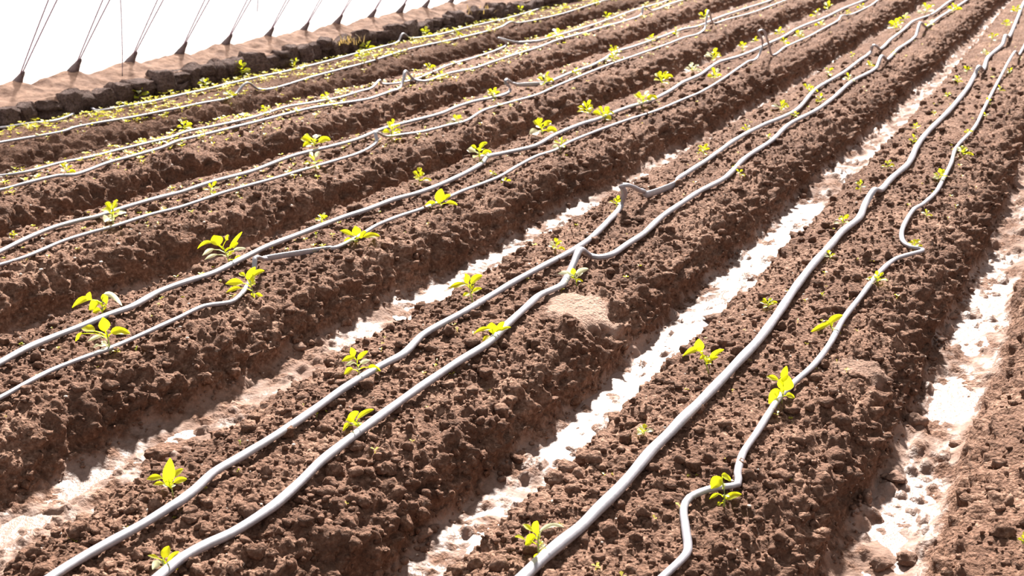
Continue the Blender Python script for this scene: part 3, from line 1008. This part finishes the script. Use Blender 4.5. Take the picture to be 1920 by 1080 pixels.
CL = [  # x, y, width px, height px, wet, label
    (1052, 902, 62, 34, 0, 'dark slab of soil tipped up at the furrow edge of the sixth bed'),
    (1128, 845, 44, 26, 0, 'rounded soil clod above the dark tipped slab'),
    (725, 884, 40, 28, 0, 'round soil clod low on the right slope of the fifth bed'),
    (305, 853, 58, 26, 0, 'dark flat clod behind the near left seedling'),
    (1795, 838, 32, 16, 1, 'wet mud lump standing in the bright right-hand puddle'),
    (1715, 795, 40, 30, 1, 'dark wet clod at the foot of the sixth bed slope'),
    (1678, 900, 46, 18, 1, 'elongated wet mud lump across the right-hand furrow'),
    (1700, 1052, 40, 24, 1, 'wet mud lump at the bottom of the right-hand furrow'),
    (1650, 1060, 40, 22, 1, 'broad wet mud lump left of another at the picture bottom'),
    (1610, 938, 40, 24, 1, 'dark wet clod under the sixth bed slope, above the bottom lumps'),
    (1880, 1000, 44, 30, 0, 'soil clod on the bed at the right picture edge'),
    (1540, 905, 60, 34, 0, 'large soil clod on the right slope below the lower zigzag'),
    (1575, 800, 46, 30, 0, 'soil clod on the sixth bed shoulder below the dried smear'),
    (1480, 480, 40, 16, 1, 'dark mud lump in the glinting far puddle'),
    (1345, 600, 46, 18, 1, 'dark mud lump at the head of the long bright puddle'),
]
for i, (x, y, wpx, hpx, wet, lab) in enumerate(CL):
    z = -DEPTH if wet else -0.03
    if wet:
        u, w = px2uw(x, y, z)
    else:
        u, w, z = ground_px(x, y, 0, 5)
    mpp = depth_of(u, w, z) / FPX
    o = blob('soil_clod', u, w, z + hpx * mpp * 0.18, wpx * mpp / 2, wpx * mpp * 0.42, hpx * mpp * 0.52, 10 + i, M['soil'], i * 1.3, 0.5, 3, 0.6 if wet else 0.0)
    tag(o, lab, 'soil clod', 'loose soil clods')

# ------------------------------------------------------------------ crumbs, grit and weed sprouts (nobody could count them)
rg = np.random.default_rng(7)
import bmesh as _bm
bm = _bm.new()
_bm.ops.create_icosphere(bm, subdivisions=2, radius=1.0)
ICO_V = np.array([v.co[:] for v in bm.verts])
ICO_F = np.array([[v.index for v in f.verts] for f in bm.faces])
bm.free()
bm = _bm.new()
_bm.ops.create_icosphere(bm, subdivisions=1, radius=1.0)
ICO1_V = np.array([v.co[:] for v in bm.verts])
ICO1_F = np.array([[v.index for v in f.verts] for f in bm.faces])
bm.free()


def scatter_bed(kb, n, u0, u1, tlo, thi, power=1.0):
    """n points on bed kb, thinning out with distance"""
    q = rg.random(n)
    u = u0 * (u1 / u0) ** (q ** power)
    t = tlo + (thi - tlo) * rg.random(n)
    return u, centre(kb, u) + t


def crumbs(kb, n, u0, u1, rmin, rmax, name, mat, label, lift=0.3, tl=-0.3, th=0.40, flat=0.8, base=(ICO_V, ICO_F)):
    u, w = scatter_bed(kb, n, u0, u1, tl, th)
    z, mud = terrain(u, w)
    ok = terrain.crust < 0.35
    u, w, z, mud = u[ok], w[ok], z[ok], mud[ok]
    n = len(u)
    x, y = uw2xy(u, w + terrain.out[ok])
    r = rmin + (rmax - rmin) * rg.random(n) ** 2.5
    BV, BF = base
    nv = len(BV)
    V = np.zeros((n, nv, 3))
    ph = rg.random((n, 3)) * 6.28
    fr = 1.5 + rg.random((n, 3)) * 1.5
    bump = np.zeros((n, nv))
    for a in range(3):
        bump += np.sin(BV[None, :, a] * fr[:, a:a + 1] * 2 + ph[:, a:a + 1])
    k = 1 + 0.16 * bump + 0.12 * (rg.random((n, nv)) - .5)
    ang = rg.random(n) * 6.28
    sc = 0.75 + 0.5 * rg.random((n, 3))
    L = BV[None] * k[..., None] * sc[:, None] * r[:, None, None]
    V[..., 0] = L[..., 0] * np.cos(ang)[:, None] - L[..., 1] * np.sin(ang)[:, None] + x[:, None]
    V[..., 1] = L[..., 0] * np.sin(ang)[:, None] + L[..., 1] * np.cos(ang)[:, None] + y[:, None]
    V[..., 2] = L[..., 2] * flat + (z + r * lift)[:, None]
    F = (BF[None] + (np.arange(n) * nv)[:, None, None]).reshape(-1, 3)
    o = mesh_obj(name, V.reshape(-1, 3), F, mat, BEDS[kb], attrs={'mud': np.repeat(mud * 0.7, nv)})
    o['kind'] = 'stuff'
    return o


for kb, n, u0, u1 in ((0, 500, 2.0, 8), (1, 1500, 1.8, 10), (2, 1700, 1.3, 10), (3, 1300, 1.3, 9), (4, 700, 2.4, 9), (5, 300, 3.4, 10)):
    crumbs(kb, n, u0, u1, 0.006, 0.022, 'soil_crumbs', M['soil'], '')
    crumbs(kb, n * 4, u0, u1 * .7, 0.0035, 0.008, 'fine_soil_crumbs', M['soil'], '', base=(ICO1_V, ICO1_F))
for kb, n, u0, u1 in ((1, 120, 1.9, 14), (2, 150, 1.4, 14), (3, 220, 2.0, 14), (4, 260, 2.8, 14), (5, 420, 3.6, 13), (6, 360, 4.3, 13)):
    crumbs(kb, n, u0, u1, 0.0025, 0.006 if kb < 4 else 0.010, 'pale_grit', M['grit'], '', lift=0.6, base=(ICO1_V, ICO1_F))


def sprouts(kb, n, u0, u1, size, tl, th):
    u, w = scatter_bed(kb, n, u0, u1, tl, th, 0.8)
    w = w + 0.05 * rg.normal(size=n)
    keep = vnoise(u * 2.2, w * 9, 80 + kb) + 0.35 * rg.random(n) > -0.15
    u, w = u[keep], w[keep]
    z, _ = terrain(u, w)
    V, F = [], []
    for i in range(len(u)):
        x, y = uw2xy(u[i], w[i])
        s = size * (0.5 + rg.random() ** 1.5)
        a0 = rg.random() * 6.28
        h = s * (0.3 + 0.7 * rg.random())
        nl = 2 + int(rg.random() * 3)
        b = len(V)
        V += [(x - s * .05, y, z[i] - .003), (x + s * .05, y, z[i] - .003), (x, y + s * .04, z[i] + h)]
        F.append((b, b + 1, b + 2))
        for j in range(nl):
            a = a0 + j * 6.28 / nl + rg.normal() * .3
            c_, s_ = math.cos(a), math.sin(a)
            el = 0.2 + 0.5 * rg.random()
            wd = s * (0.24 + 0.14 * rg.random())
            b = len(V)
            m_ = (x + c_ * s * .55, y + s_ * s * .55, z[i] + h + s * el * .55)
            V += [(x, y, z[i] + h), (m_[0] - s_ * wd, m_[1] + c_ * wd, m_[2] + wd * .3), (x + c_ * s, y + s_ * s, z[i] + h + s * el * .7),
                  (m_[0] + s_ * wd, m_[1] - c_ * wd, m_[2] + wd * .3)]
            F += [(b, b + 1, b + 2), (b, b + 2, b + 3)]
    return mesh_obj('weed_sprouts', np.array(V), np.array(F), M['weed'])


for kb, n, u0, u1, size, tl, th in ((0, 25, 2.2, 8, .008, -.2, .25), (1, 190, 1.9, 13, .009, -.22, .24), (2, 130, 1.4, 13, .009, -.22, .24), (3, 170, 1.6, 13, .010, -.22, .22),
                                    (4, 500, 2.8, 14, .013, -.22, .2), (5, 1300, 3.6, 14, .017, -.24, .2), (6, 2000, 4.2, 14, .020, -.3, .22)):
    o = sprouts(kb, n, u0, u1, size, tl, th)
    tag(o, 'tiny yellow-green weed sprouts scattered over the %s bed from the ledge' % ORD[kb], 'weeds', kind='stuff')

# dry grass on the ledge
for i, (x, y, n, lab) in enumerate(((655, 62, 26, 'tuft of dry golden grass on the ledge left of the raised grey tape end'),
                     (900, 8, 40, 'clump of dry golden grass on the ledge at the top edge'))):
    u, w = px2uw(x, y, 0.16)
    V, F = [], []
    for j in range(n):
        uu_, ww_ = u + rg.normal() * .12, w + rg.normal() * .04
        z = float(ledge_z(np.array([uu_]), np.array([ww_]))[0]) - 0.005
        x_, y_ = uw2xy(uu_, ww_)
        a, h, lean = rg.random() * 6.28, 0.03 + .05 * rg.random(), .05 * rg.random() + .02
        b = len(V)
        c_, s_ = math.cos(a), math.sin(a)
        V += [(x_ - s_ * .004, y_ + c_ * .004, z), (x_ + s_ * .004, y_ - c_ * .004, z), (x_ + c_ * lean * .4 + s_ * .003, y_ + s_ * lean * .4 - c_ * .003, z + h * .7),
              (x_ + c_ * lean * .4 - s_ * .003, y_ + s_ * lean * .4 + c_ * .003, z + h * .7), (x_ + c_ * lean, y_ + s_ * lean, z + h)]
        F += [(b, b + 1, b + 2), (b, b + 2, b + 3), (b + 3, b + 2, b + 4)]
    o = mesh_obj('dry_grass', np.array(V), np.array(F), M['grass'])
    tag(o, lab, 'grass', kind='stuff')
